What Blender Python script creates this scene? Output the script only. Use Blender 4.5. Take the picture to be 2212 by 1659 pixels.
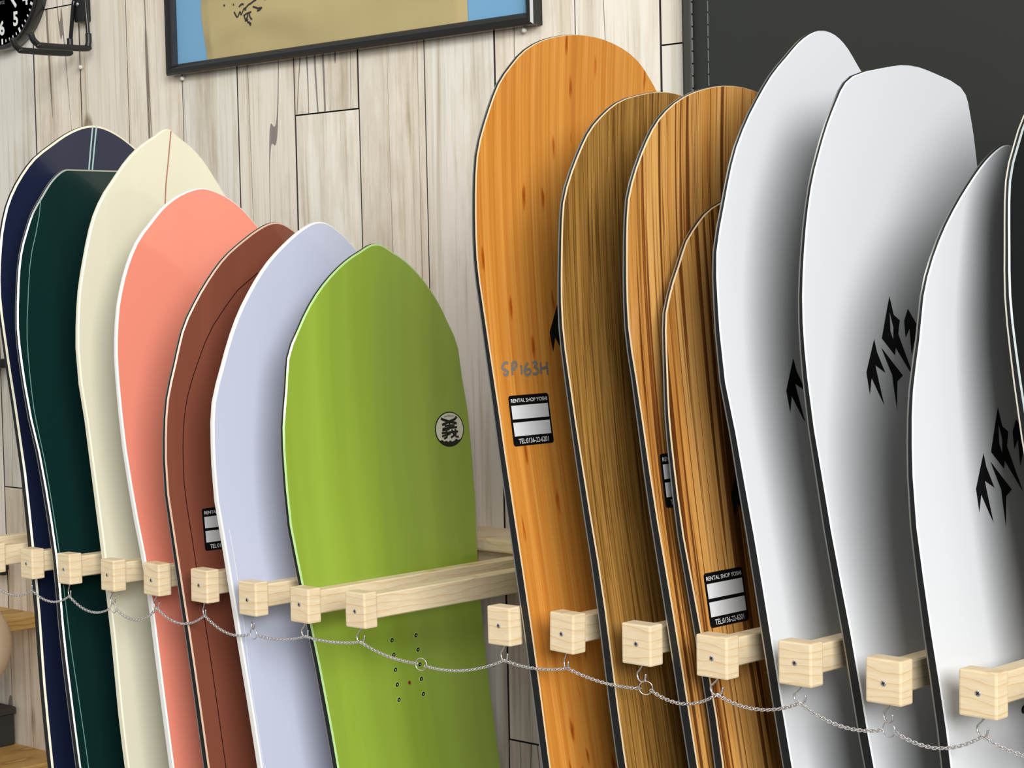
import bpy, bmesh, math, random
from mathutils import Vector, Matrix, noise
for o in list(bpy.data.objects): bpy.data.objects.remove(o, do_unlink=True)
SC = bpy.context.scene; COL = SC.collection
random.seed(7)
def lin(r, g, b):
    f = lambda c: (c/255/12.92 if c/255 <= .04045 else ((c/255+.055)/1.055)**2.4)
    return (f(r), f(g), f(b), 1)

# ---------------------------------------------------------------- camera
cam = bpy.data.cameras.new('camera'); cam.sensor_fit = 'HORIZONTAL'; cam.sensor_width = 36; cam.lens = 71.08
cam.clip_start = .02
CAM = bpy.data.objects.new('camera', cam); COL.objects.link(CAM)
yaw, pitch, roll = math.radians(44.0387), math.radians(-2.9594), math.radians(-1.2376)
fw = Vector((-math.sin(yaw)*math.cos(pitch), math.cos(yaw)*math.cos(pitch), math.sin(pitch)))
rt = Vector((math.cos(yaw), math.sin(yaw), 0)); up = rt.cross(fw)
r2 = math.cos(roll)*rt+math.sin(roll)*up; u2 = -math.sin(roll)*rt+math.cos(roll)*up
M = Matrix((r2, u2, -fw)).transposed().to_4x4(); M.translation = (0, 0, 1.5)
CAM.matrix_world = M; SC.camera = CAM
# ---------------------------------------------------------------- world, lights, exposure
SC.view_settings.view_transform = 'Standard'; SC.view_settings.look = 'None'
SC.view_settings.gamma = 1; SC.view_settings.use_curve_mapping = False
SC.view_settings.exposure = 0.0
W = bpy.data.worlds.new('world'); SC.world = W; W.use_nodes = True
bg = W.node_tree.nodes['Background']; bg.inputs[0].default_value = (1, .985, .955, 1); bg.inputs[1].default_value = .36
def area(name, loc, target, sx, sy, power, colr):
    l = bpy.data.lights.new(name, 'AREA'); l.shape = 'RECTANGLE'; l.size = sx; l.size_y = sy; l.energy = power; l.color = colr
    o = bpy.data.objects.new(name, l); COL.objects.link(o); o.location = loc
    o.rotation_euler = (Vector(target)-Vector(loc)).to_track_quat('-Z', 'Y').to_euler(); return o
area('shop_window_light', (4.8, -2.5, 3.8), (-1.4, 1.5, 1.3), 4.4, 3.0, 665, (1, .995, .98))
area('ceiling_light', (-1.4, .3, 2.75), (-1.6, 1.6, 1.2), 1.6, .4, 8, (1, .97, .92))

# ---------------------------------------------------------------- materials
def mat(name, colr=(128,128,128), rough=.5, metal=0, coat=0, spec=.5):
    m = bpy.data.materials.new(name); m.use_nodes = True
    b = m.node_tree.nodes['Principled BSDF']
    b.inputs['Base Color'].default_value = lin(*colr); b.inputs['Roughness'].default_value = rough
    b.inputs['Metallic'].default_value = metal; b.inputs['Coat Weight'].default_value = coat
    b.inputs['Coat Roughness'].default_value = .06; b.inputs['Specular IOR Level'].default_value = spec
    return m
class NT:
    def __init__(s, m): s.m = m; s.t = m.node_tree; s.n = s.t.nodes; s.b = s.n['Principled BSDF']
    def add(s, typ, **kw):
        n = s.n.new(typ)
        for k, v in kw.items():
            if k in ('inp',):
                for a, b in v.items():
                    if isinstance(b, bpy.types.NodeSocket): s.t.links.new(b, n.inputs[a])
                    else: n.inputs[a].default_value = b
            else: setattr(n, k, v)
        return n
    def link(s, a, b): s.t.links.new(a, b)
    def ramp(s, fac, stops):
        r = s.n.new('ShaderNodeValToRGB'); s.link(fac, r.inputs[0])
        e = r.color_ramp.elements
        while len(e) < len(stops): e.new(.5)
        for i, (p, c) in enumerate(stops):
            e[i].position = p; e[i].color = lin(*c) if len(c) == 3 else c
        return r.outputs[0]
    def mix(s, fac, a, b, mode='MIX'):
        n = s.n.new('ShaderNodeMix'); n.data_type = 'RGBA'; n.blend_type = mode
        for v, i in ((fac, 0), (a, 6), (b, 7)):
            if isinstance(v, bpy.types.NodeSocket): s.link(v, n.inputs[i])
            else: n.inputs[i].default_value = v
        return n.outputs[2]
    def noise(s, vec, scale, detail=4, rough=.55, dist=0):
        n = s.add('ShaderNodeTexNoise', inp={'Scale': scale, 'Detail': detail, 'Roughness': rough, 'Distortion': dist})
        s.link(vec, n.inputs['Vector']); return n.outputs['Fac']
    def mapping(s, vec, scale, loc=None):
        n = s.n.new('ShaderNodeMapping'); s.link(vec, n.inputs[0]); n.inputs['Scale'].default_value = scale
        if loc is not None: s.link(loc, n.inputs['Location'])
        return n.outputs[0]
    def rnd_offset(s, k=37.0):
        oi = s.n.new('ShaderNodeObjectInfo'); mm = s.n.new('ShaderNodeVectorMath'); mm.operation = 'SCALE'
        cx = s.n.new('ShaderNodeCombineXYZ')
        for i, f in enumerate((1, 1.7, 2.3)):
            q = s.add('ShaderNodeMath', operation='MULTIPLY', inp={1: k*f}); s.link(oi.outputs['Random'], q.inputs[0]); s.link(q.outputs[0], cx.inputs[i])
        return oi.outputs['Random'], cx.outputs[0]
    def math(s, op, a, b=0):
        n = s.n.new('ShaderNodeMath'); n.operation = op
        for i, v in enumerate((a, b)):
            if isinstance(v, bpy.types.NodeSocket): s.link(v, n.inputs[i])
            else: n.inputs[i].default_value = v
        return n.outputs[0]
    def bump(s, h, strength=.2, dist=.001):
        n = s.add('ShaderNodeBump', inp={'Strength': strength, 'Distance': dist}); s.link(h, n.inputs['Height']); s.link(n.outputs[0], s.b.inputs['Normal'])

def plank_mat():
    m = mat('weathered_plank', rough=.72, spec=.25); t = NT(m)
    tc = t.n.new('ShaderNodeTexCoord').outputs['Object']; rnd, off = t.rnd_offset()
    v1 = t.mapping(tc, (34, 34, 2.0), off); v2 = t.mapping(tc, (190, 190, 5), off); v3 = t.mapping(tc, (9, 9, 2.6), off)
    tone = t.ramp(rnd, [(0, (244,236,221)), (.3, (236,229,214)), (.55, (248,243,231)), (.75, (232,230,220)), (1, (243,232,214))])
    g = t.noise(v1, 1, 6, .6, .8)
    grain = t.ramp(g, [(.28, (184,168,150)), (.40, (236,230,220)), (.52, (255,255,255)), (.8, (255,255,255))])
    c = t.mix(.75, tone, grain, 'MULTIPLY')
    fine = t.ramp(t.noise(v2, 1, 3, .6), [(.32, (210,203,192)), (.48, (255,255,255)), (1, (255,255,255))])
    c = t.mix(.45, c, fine, 'MULTIPLY')
    blot = t.ramp(t.noise(v3, 1, 5, .7), [(.34, (206,194,178)), (.50, (255,255,255)), (1, (255,255,255))])
    c = t.mix(.5, c, blot, 'MULTIPLY')
    # knots: sparse ellipses with dark cores
    vk = t.mapping(tc, (8.5, 8.5, 3.1), off)
    vo = t.n.new('ShaderNodeTexVoronoi'); t.link(vk, vo.inputs['Vector']); vo.inputs['Scale'].default_value = 1
    d = t.math('ADD', vo.outputs['Distance'], t.math('MULTIPLY', t.math('SUBTRACT', t.noise(v1, 1.6, 3), .5), .06))
    kn = t.ramp(d, [(.0, (84,74,74)), (.045, (120,108,100)), (.075, (205,196,184)), (.11, (176,164,152)), (.15, (255,255,255))])
    pick = t.math('GREATER_THAN', t.n.new('ShaderNodeSeparateColor').outputs[0], .5)
    sepc = t.n.new('ShaderNodeSeparateColor'); t.link(vo.outputs['Color'], sepc.inputs[0])
    pick = t.math('GREATER_THAN', sepc.outputs[0], .58)
    c = t.mix(pick, c, t.mix(1, c, kn, 'MULTIPLY'))
    # thin dark splits along the grain
    vs = t.mapping(tc, (9, 9, .35), off)
    sp = t.noise(vs, 1, 2, .5, .5)
    ln = t.math('LESS_THAN', t.math('ABSOLUTE', t.math('SUBTRACT', sp, .5)), .0022)
    c = t.mix(t.math('MULTIPLY', ln, .7), c, lin(70,58,62))
    t.link(c, t.b.inputs['Base Color']); t.bump(g, .25, .0006); return m
def pine_mat(name='pine', tone=((243,224,188),(240,217,178),(230,201,154))):
    m = mat(name, rough=.48, spec=.35); t = NT(m)
    tc = t.n.new('ShaderNodeTexCoord').outputs['Object']; rnd, off = t.rnd_offset(11)
    # growth rings: planes across z, gently warped along the grain
    n = t.noise(t.mapping(tc, (16, 10, 40), off), 1, 2, .4); sx = t.n.new('ShaderNodeSeparateXYZ'); t.link(tc, sx.inputs[0])
    w = t.math('FRACT', t.math('ADD', t.math('MULTIPLY', sx.outputs[2], 125), t.math('ADD', t.math('MULTIPLY', n, 2.6), t.math('MULTIPLY', rnd, 9))))
    c = t.ramp(w, [(0, tone[0]), (.5, tone[0]), (.82, tone[1]), (.93, tone[2]), (1, tone[0])])
    f = t.noise(t.mapping(tc, (60, 60, 420), off), 1, 3)
    c = t.mix(.22, c, t.ramp(f, [(.3, (200,180,150)), (.7, (255,255,255))]), 'MULTIPLY')
    t.link(c, t.b.inputs['Base Color']); return m
def veneer(name, kind):
    m = mat(name, rough=.3, coat=.35, spec=.4); t = NT(m)
    t.b.inputs['Coat Roughness'].default_value = .18
    uv = t.n.new('ShaderNodeTexCoord').outputs['UV']; rnd, off = t.rnd_offset(23)
    if kind == 'bamboo':
        st = t.mapping(uv, (130, .35, 1), off); wn = t.n.new('ShaderNodeTexWhiteNoise')
        sx = t.n.new('ShaderNodeSeparateXYZ'); t.link(uv, sx.inputs[0])
        strip = t.math('FLOOR', t.math('MULTIPLY', sx.outputs[0], 150))
        wn.noise_dimensions = '1D'; t.link(strip, wn.inputs['W'])
        c = t.ramp(wn.outputs['Value'], [(0, (216,142,58)), (.35, (225,153,66)), (.65, (232,162,76)), (1, (220,147,61))])
        f = t.noise(t.mapping(uv, (420, 5, 1), off), 1, 4)
        c = t.mix(.4, c, t.ramp(f, [(.3, (190,140,80)), (.62, (255,255,255))]), 'MULTIPLY')
        vk = t.n.new('ShaderNodeTexVoronoi'); t.link(t.mapping(uv, (120, 24, 1), off), vk.inputs['Vector']); vk.inputs['Scale'].default_value = 1
        d = t.math('ADD', vk.outputs['Distance'], t.math('MULTIPLY', t.math('SUBTRACT', t.noise(t.mapping(uv, (260, 50, 1), off), 1, 2), .5), .5))
        sc = t.n.new('ShaderNodeSeparateColor'); t.link(vk.outputs['Color'], sc.inputs[0])
        kn = t.mix(t.math('GREATER_THAN', sc.outputs[0], .84), (1,1,1,1), t.ramp(d, [(.02, (150,92,40)), (.2, (214,160,96)), (.34, (255,255,255))]))
        c = t.mix(.8, c, kn, 'MULTIPLY')
    elif kind == 'walnut':
        f = t.noise(t.mapping(uv, (330, 2.6, 1), off), 1, 6, .66)
        g = t.noise(t.mapping(uv, (620, 9, 1), off), 1, 3, .6)
        c = t.ramp(f, [(.28, (112,76,32)), (.45, (152,110,50)), (.62, (184,138,72)), (.8, (160,116,54))])
        c = t.mix(.75, c, t.ramp(g, [(.34, (110,78,40)), (.52, (255,255,255))]), 'MULTIPLY')
    else:
        wv = t.noise(t.mapping(uv, (26, 1.3, 1), off), 1, 2, .5)
        base = t.noise(t.mapping(uv, (60, 1.2, 1), off), 1, 5, .6, .4)
        c = t.ramp(base, [(.25, (176,116,50)), (.45, (210,150,76)), (.6, (228,174,100)), (.8, (204,144,70))])
        s1 = t.noise(t.mapping(uv, (125, .85, 1), off), 1, 3, .55, .9)
        st = t.ramp(s1, [(.36, (70,34,14)), (.41, (140,80,30)), (.455, (255,255,255)), (.60, (255,255,255)), (.63, (120,64,26)), (.655, (255,255,255)), (1, (255,255,255))])
        c = t.mix(.85, c, st, 'MULTIPLY')
        g = t.noise(t.mapping(uv, (520, 8, 1), off), 1, 3, .6)
        c = t.mix(.3, c, t.ramp(g, [(.34, (150,110,70)), (.55, (255,255,255))]), 'MULTIPLY')
    t.link(c, t.b.inputs['Base Color']); return m
def lacquer(name, c, vary=0, rough=.18, coat=.8):
    m = mat(name, c, rough, 0, coat); t = NT(m)
    if vary:
        uv = t.n.new('ShaderNodeTexCoord').outputs['UV']
        n = t.noise(t.mapping(uv, (26, .8, 1)), 1, 3, .5)
        a = lin(*[max(0, x*(1-vary)) for x in c]); b = lin(*[min(255, x*(1+vary*.6)) for x in c])
        t.link(t.mix(n, a, b), t.b.inputs['Base Color'])
    return m
PLANK = plank_mat(); PINE = pine_mat()
PLY = pine_mat('shelf_board', ((218,178,108),(204,160,88),(178,132,68)))
STEEL = mat('chrome', (240,238,238), .26, .9); DULL = mat('edge_steel', (188,190,186), .34, 1)
BLACK = mat('black_plastic', (20,22,23), .42); PTEX = mat('black_sidewall', (17,19,20), .5)
GLOSSBLACK = mat('gloss_black', (14,15,16), .12)
STK = mat('sticker_black', (17,16,18), .3); STW = mat('sticker_white', (226,227,230), .4); INK = mat('ink_black', (20,20,20), .5)
PRINTW = mat('print_white', (240,240,238), .5)

# ---------------------------------------------------------------- helpers
def obj(name, bm, m, parent=None, loc=(0,0,0), smooth=False):
    me = bpy.data.meshes.new(name); bm.to_mesh(me); bm.free()
    for q in (m if isinstance(m, (list, tuple)) else [m]): me.materials.append(q)
    if smooth:
        for p in me.polygons: p.use_smooth = True
    o = bpy.data.objects.new(name, me); COL.objects.link(o); o.location = loc
    if parent: o.parent = parent
    return o
def tag(o, label, cat, group=None):
    o['label'] = label; o['category'] = cat
    if group: o['group'] = group
    return o
def thing(name, label, cat, loc=(0,0,0), group=None):
    o = bpy.data.objects.new(name, None); COL.objects.link(o); o.location = loc; o.empty_display_size = .05
    return tag(o, label, cat, group)
def structure(o): o['kind'] = 'structure'; return o
def dup(o, parent=None):
    c = o.copy(); COL.objects.link(c)
    if parent: c.parent = parent
    for ch in list(o.children): dup(ch, c)
    return c
def box(bm, x0, x1, y0, y1, z0, z1, bev=0, seg=2):
    r = bmesh.ops.create_cube(bm, size=1)
    vs = r['verts']
    for v in vs: v.co = ((x0+x1)/2+v.co.x*(x1-x0), (y0+y1)/2+v.co.y*(y1-y0), (z0+z1)/2+v.co.z*(z1-z0))
    if bev:
        es = list({e for v in vs for e in v.link_edges})
        bmesh.ops.bevel(bm, geom=es, offset=bev, segments=seg, profile=.6, affect='EDGES')
def boxm(*a, **k): bm = bmesh.new(); box(bm, *a, **k); return bm
def tube(bm, pts, r, n=8, closed=False, caps=True):
    pts = [Vector(p) for p in pts]; N = len(pts); rings = []
    prev = None
    for i, p in enumerate(pts):
        a = pts[(i-1) % N] if (closed or i) else p; b = pts[(i+1) % N] if (closed or i < N-1) else p
        t = (b-a).normalized()
        if prev is None: x = t.orthogonal().normalized()
        else: x = (prev-t*prev.dot(t)).normalized()
        prev = x; y = t.cross(x); rr = r[i] if isinstance(r, (list, tuple)) else r
        rings.append([bm.verts.new(p+rr*(math.cos(2*math.pi*k/n)*x+math.sin(2*math.pi*k/n)*y)) for k in range(n)])
    for i in range(N if closed else N-1):
        A, B = rings[i], rings[(i+1) % N]
        for k in range(n): bm.faces.new((A[k], A[(k+1) % n], B[(k+1) % n], B[k]))
    if not closed and caps: bm.faces.new(rings[0][::-1]); bm.faces.new(rings[-1])
def smoothpath(pts, sub=5):
    P = [Vector(p) for p in pts]; out = []
    for i in range(len(P)-1):
        a, b, c, d = P[max(i-1,0)], P[i], P[i+1], P[min(i+2,len(P)-1)]
        for k in range(sub):
            t = k/sub
            out.append(.5*((2*b)+(c-a)*t+(2*a-5*b+4*c-d)*t*t+(3*b-a-3*c+d)*t**3))
    return out+[P[-1]]
def lathe(bm, prof, n=24, axis='y'):
    rings = []
    for r, h in prof:
        ring = []
        for k in range(n):
            a = 2*math.pi*k/n; c, s = r*math.cos(a), r*math.sin(a)
            ring.append(bm.verts.new((c, h, s) if axis == 'y' else ((h, c, s) if axis == 'x' else (c, s, h))))
        rings.append(ring)
    for A, B in zip(rings, rings[1:]):
        for k in range(n): bm.faces.new((A[k], A[(k+1) % n], B[(k+1) % n], B[k]))
    for ring in (rings[0], rings[-1]):
        try: bm.faces.new(ring)
        except ValueError: pass
def text_mesh(body, size, bold=0, align='CENTER'):
    cu = bpy.data.curves.new('lettering', 'FONT'); cu.body = body; cu.size = size; cu.offset = bold
    cu.align_x = align; cu.align_y = 'CENTER'; cu.resolution_u = 3
    o = bpy.data.objects.new('lettering_source', cu); COL.objects.link(o)
    me = bpy.data.meshes.new_from_object(o.evaluated_get(bpy.context.evaluated_depsgraph_get()))
    bpy.data.objects.remove(o); bpy.data.curves.remove(cu)
    bm = bmesh.new(); bm.from_mesh(me); bpy.data.meshes.remove(me); return bm
def pchip(xs, ys):
    n = len(xs); h = [xs[i+1]-xs[i] for i in range(n-1)]; d = [(ys[i+1]-ys[i])/h[i] for i in range(n-1)]
    m = [0]*n
    for i in range(1, n-1):
        if d[i-1]*d[i] > 0:
            w1, w2 = 2*h[i]+h[i-1], h[i]+2*h[i-1]; m[i] = (w1+w2)/(w1/d[i-1]+w2/d[i])
    m[0] = d[0]; m[-1] = d[-1]
    def f(x):
        if x <= xs[0]: return ys[0]
        if x >= xs[-1]: return ys[-1]
        i = max(k for k in range(n-1) if xs[k] <= x); t = (x-xs[i])/h[i]
        return ((2*t**3-3*t*t+1)*ys[i]+(t**3-2*t*t+t)*h[i]*m[i]+(-2*t**3+3*t*t)*ys[i+1]+(t**3-t*t)*h[i]*m[i+1])
    return f
def stroke(bm, pts, w, to3d, sub=4):
    "ribbon of width w along 2-D points, mapped by to3d(u, v)"
    P = [Vector((p[0], p[1])) for p in pts]; Q = []
    for a, b in zip(P, P[1:]):
        for k in range(sub): Q.append(a.lerp(b, k/sub))
    Q.append(P[-1]); L = []
    for i, p in enumerate(Q):
        t = (Q[min(i+1, len(Q)-1)]-Q[max(i-1, 0)]).normalized(); n = Vector((-t.y, t.x))*w/2
        L.append((bm.verts.new(to3d(*(p+n))), bm.verts.new(to3d(*(p-n)))))
    for a, b in zip(L, L[1:]): bm.faces.new((a[0], a[1], b[1], b[0]))
def polygon(bm, pts, to3d, holes=()):
    "filled polygon, triangulated with its holes and cut fine enough to follow a curved surface"
    from mathutils.geometry import tessellate_polygon
    loops = [[Vector((p[0], p[1], 0)) for p in l] for l in [pts]+list(holes)]
    flat = [p for l in loops for p in l]
    b2 = bmesh.new(); vs = [b2.verts.new(p) for p in flat]
    for tri in tessellate_polygon(loops):
        try: b2.faces.new([vs[i] for i in tri])
        except ValueError: pass
    bmesh.ops.subdivide_edges(b2, edges=b2.edges[:], cuts=3, use_grid_fill=True)
    idx = {}
    for v in b2.verts: idx[v] = bm.verts.new(to3d(v.co.x, v.co.y))
    for f in b2.faces:
        try: bm.faces.new([idx[v] for v in f.verts])
        except ValueError: pass
    b2.free()

# shape of each board: x at rack height, lean, nose rocker, side lean, tip height, tip y, thickness, nose (distance from tip, half width), half widths further down
SHAPES={
 'navy':dict(x=-2.1424,lean=-0.1398,rock=0.213,roll=0.0066,tip=1.7076,yt=1.4971,th=0.0090,nose=[[0, 0.001], [0.0039, 0.0222], [0.0126, 0.0421], [0.0258, 0.0632], [0.0434, 0.0883], [0.0665, 0.1085], [0.0854, 0.1208], [0.1062, 0.1304]],h=[0.1408, 0.1461, 0.1415, 0.135, 0.1308, 0.1314, 0.1357, 0.1361]),
 'forest':dict(x=-2.0602,lean=-0.1692,rock=0.070,roll=-0.0106,tip=1.6476,yt=1.4661,th=0.0090,nose=[[0, 0.0445], [0.0048, 0.0572], [0.0174, 0.0722], [0.0342, 0.0861], [0.0547, 0.1019], [0.0777, 0.1136], [0.1028, 0.1242]],h=[0.1348, 0.1418, 0.1399, 0.1314, 0.1284, 0.134, 0.1354, 0.134]),
 'cream':dict(x=-1.9774,lean=-0.1602,rock=0.301,roll=-0.0041,tip=1.6911,yt=1.4845,th=0.0075,nose=[[0, 0.001], [0.0074, 0.0156], [0.0244, 0.0424], [0.0398, 0.059], [0.0599, 0.0753], [0.0836, 0.0936], [0.1109, 0.1074]],h=[0.1189, 0.1316, 0.137, 0.1317, 0.1305, 0.1314, 0.1357, 0.135]),
 'coral':dict(x=-1.8902,lean=-0.1694,rock=0.171,roll=-0.0107,tip=1.6165,yt=1.4792,th=0.0075,nose=[[0, 0.001], [0.0015, 0.0119], [0.0106, 0.0374], [0.023, 0.0573], [0.0415, 0.0772], [0.062, 0.0969], [0.0837, 0.1104], [0.1113, 0.1226]],h=[0.1338, 0.1406, 0.1414, 0.1381, 0.1322, 0.1338, 0.1349, 0.134]),
 'cocoa':dict(x=-1.8033,lean=-0.1495,rock=0.400,roll=-0.0034,tip=1.5708,yt=1.4730,th=0.0090,nose=[[0, 0.001], [0.0047, 0.0187], [0.0194, 0.0438], [0.0385, 0.0694], [0.0637, 0.0911], [0.0889, 0.1081], [0.1175, 0.1231]],h=[0.132, 0.1462, 0.1494, 0.1432, 0.1382, 0.1353, 0.133, 0.134]),
 'lavender':dict(x=-1.7187,lean=-0.1605,rock=0.356,roll=-0.0084,tip=1.5688,yt=1.4760,th=0.0075,nose=[[0, 0.001], [0.0067, 0.0223], [0.0218, 0.045], [0.0456, 0.0721], [0.0739, 0.0941], [0.1048, 0.1126]],h=[0.1309, 0.1481, 0.15, 0.1432, 0.1386, 0.1346, 0.133, 0.134]),
 'lime':dict(x=-1.6392,lean=-0.1725,rock=0.296,roll=-0.0119,tip=1.5426,yt=1.4967,th=0.0090,nose=[[0, 0.001], [0.0068, 0.0207], [0.0164, 0.0404], [0.0332, 0.0643], [0.0521, 0.0843], [0.0709, 0.0993], [0.0925, 0.1127], [0.1184, 0.1266]],h=[0.1309, 0.1391, 0.1396, 0.1319, 0.1235, 0.119, 0.1231, 0.126]),
 'bamboo':dict(x=-1.2767,lean=-0.1616,rock=0.297,roll=-0.0055,tip=1.7349,yt=1.4701,th=0.0105,nose=[[0.0, 0.001], [0.0036, 0.0372], [0.0106, 0.0629], [0.0225, 0.0857], [0.0355, 0.1002], [0.0515, 0.115], [0.075, 0.1275], [0.0956, 0.1365], [0.1174, 0.1441]],h=[0.1477, 0.1496, 0.1433, 0.1377, 0.1355, 0.1343, 0.136, 0.1349]),
 'walnut':dict(x=-1.1829,lean=-0.1558,rock=0.250,roll=-0.0045,tip=1.6724,yt=1.4730,th=0.0105,nose=[[0, 0.001], [0.0037, 0.0339], [0.0108, 0.0631], [0.0244, 0.0876], [0.04, 0.1062], [0.0614, 0.1211], [0.0813, 0.1324], [0.106, 0.1422]],h=[0.1467, 0.1502, 0.1448, 0.1388, 0.1345, 0.136, 0.1333, 0.134]),
 'zebra':dict(x=-1.1055,lean=-0.1630,rock=0.268,roll=-0.0069,tip=1.6720,yt=1.4771,th=0.0105,nose=[[0, 0.001], [0.0037, 0.0372], [0.0121, 0.0682], [0.0248, 0.0928], [0.0387, 0.1096], [0.0583, 0.1243], [0.0813, 0.1374], [0.1065, 0.1471]],h=[0.1513, 0.1537, 0.1465, 0.1419, 0.1376, 0.1355, 0.1331, 0.134]),
 'short_zebra':dict(x=-1.0860,lean=-0.1676,rock=0.147,roll=-0.0082,tip=1.5736,yt=1.4859,th=0.0105,nose=[[0, 0.001], [0.0079, 0.0453], [0.0162, 0.0661], [0.0298, 0.0849], [0.0468, 0.1021], [0.0591, 0.1091], [0.0853, 0.1254], [0.1114, 0.1361]],h=[0.1398, 0.144, 0.1434, 0.1373, 0.1327, 0.1364, 0.133, 0.134]),
 'white_round':dict(x=-1.0130,lean=-0.1724,rock=0.346,roll=-0.0100,tip=1.7131,yt=1.4862,th=0.0105,nose=[[0, 0.001], [0.0036, 0.0195], [0.0124, 0.0362], [0.0248, 0.0517], [0.0416, 0.0718], [0.0615, 0.0893], [0.0848, 0.1067], [0.109, 0.1205]],h=[0.1345, 0.1492, 0.1492, 0.1394, 0.1351, 0.1346, 0.1329, 0.134]),
 'white_swallow':dict(x=-0.9331,lean=-0.2068,rock=0.451,roll=-0.0137,tip=1.6749,yt=1.4860,th=0.0105,nose=[[0, 0.002], [0.0035, 0.035], [0.0095, 0.069], [0.0135, 0.0825], [0.0185, 0.091], [0.026, 0.0975], [0.036, 0.103], [0.0525, 0.1115], [0.08, 0.122], [0.1, 0.1285]],h=[0.1366, 0.1409, 0.1378, 0.1321, 0.1311, 0.1346, 0.133, 0.134]),
 'white_short':dict(x=-0.8439,lean=-0.1417,rock=0.263,roll=-0.0013,tip=1.6010,yt=1.4766,th=0.0105,nose=[[0, 0.002], [0.0046, 0.0185], [0.017, 0.0388], [0.0328, 0.0577], [0.0508, 0.0764], [0.0696, 0.0927], [0.0946, 0.1091], [0.1177, 0.1194]],h=[0.1256, 0.1397, 0.1435, 0.1383, 0.1334, 0.137, 0.133, 0.134]),
 'black':dict(x=-0.7595,lean=-0.1734,rock=0.151,roll=-0.0079,tip=1.6732,yt=1.5290,th=0.0105,nose=[[0, 0.004], [0.012, 0.038], [0.03, 0.068], [0.0617, 0.1037], [0.0784, 0.1156], [0.102, 0.13]],h=[0.14, 0.148, 0.146, 0.14, 0.133, 0.114, 0.11, 0.112]),
}
LOGO=[[[0.0147,-0.0277],[0.0178,-0.0162],[0.0282,0.0016],[0.014,-0.0054],[0.0228,0.0296],[0.0072,0.0052],[0.0026,0.0192],[0.0,0.0]],[[0.0246,-0.02],[0.0548,0.0053],[0.0455,0.01],[0.0413,0.0347],[0.0382,0.0037]],[[0.0401,-0.0635],[0.0459,-0.0473],[0.055,-0.0422],[0.0516,-0.0307],[0.0731,0.0095],[0.0467,-0.019],[0.045,-0.0124],[0.0263,-0.0278]],[[0.068,-0.052],[0.0832,-0.0358],[0.0707,-0.0121],[0.0695,-0.0347],[0.0627,-0.0271],[0.0617,-0.0418]],[[0.0398,-0.0499],[0.0447,-0.0366],[0.0435,-0.0256],[0.0398,-0.0335]]]
SP={"S":[[[-0.1196,0.3129],[-0.1235,0.3121],[-0.1273,0.3146],[-0.1277,0.3175],[-0.1237,0.3192],[-0.1208,0.3211],[-0.123,0.3237],[-0.1275,0.322]]],"P":[[[-0.1154,0.3241],[-0.1142,0.3125]],[[-0.1142,0.3128],[-0.1098,0.3121],[-0.1085,0.3149],[-0.1111,0.3177],[-0.1142,0.3185]]],"1":[[[-0.1027,0.3241],[-0.1021,0.3158],[-0.104,0.3164]]],"6":[[[-0.0927,0.3135],[-0.0967,0.3172],[-0.0986,0.3213],[-0.0969,0.3247],[-0.0925,0.3243],[-0.0904,0.3217],[-0.0927,0.3195],[-0.0972,0.3208]]],"3":[[[-0.0871,0.3144],[-0.0826,0.3131],[-0.081,0.3155],[-0.0849,0.3181],[-0.0805,0.3198],[-0.08,0.3228],[-0.0843,0.3247],[-0.0876,0.3238]]],"H":[[[-0.0757,0.314],[-0.0763,0.3248]],[[-0.0672,0.3138],[-0.0672,0.3262]],[[-0.0761,0.32],[-0.0675,0.3189]]]}
INS=[[-0.0176,0.4345],[-0.0182,0.4503],[-0.0189,0.4664],[-0.0196,0.4824],[-0.0203,0.4987],[0.0185,0.4342],[0.0183,0.4499],[0.018,0.4661],[0.0169,0.4818],[0.0165,0.4982]]
DOT=[-0.0014,0.4829]
OVAL=[[0.0821,0.2104],[0.1281,0.213],[0.1065,0.1916],[0.1033,0.2317]]
KANJI=[[[0.0922,0.1986],[0.097,0.2007],[0.1055,0.203],[0.1168,0.2058]],[[0.1175,0.198],[0.1138,0.2009],[0.1049,0.203],[0.0934,0.2062]],[[0.1055,0.203],[0.1051,0.2092]],[[0.0973,0.2076],[0.1132,0.2075]],[[0.0937,0.2105],[0.1171,0.21]],[[0.0932,0.2124],[0.1047,0.2117]],[[0.092,0.2155],[0.1182,0.2151]],[[0.0994,0.2122],[0.1005,0.2174],[0.0998,0.2205],[0.0951,0.2219]],[[0.0922,0.2191],[0.1061,0.2167]],[[0.1081,0.2121],[0.1105,0.2168],[0.1145,0.2206],[0.1188,0.2214]],[[0.1128,0.2122],[0.1151,0.214]],[[0.1155,0.2167],[0.1108,0.2195],[0.106,0.2214]]]
MTS=[[0.0868,0.224],[0.0925,0.2231],[0.0948,0.225],[0.0991,0.2244],[0.1015,0.226],[0.1047,0.2244],[0.1077,0.226],[0.1109,0.2253],[0.1146,0.2229],[0.1172,0.2249],[0.1217,0.2234]]
NISEKO=[[0.0973,0.1969],[0.1132,0.197]]
NSTRIPE=[[[-0.0022,0.0015],[-0.0084,0.0544]],[[0.0035,0.0012],[-0.0032,0.0543]]]
STRINGER=[[0.0048,0.0024],[0.0019,0.0342],[-0.002,0.0678],[-0.0033,0.0901]]
LOGO_AT={"white_swallow":[-0.0561,0.2596],"white_round":[-0.0652,0.3146],"white_short":[-0.055,0.2772],"bamboo":[-0.0593,0.286],"short_zebra":[-0.0711,0.2696]}
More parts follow.
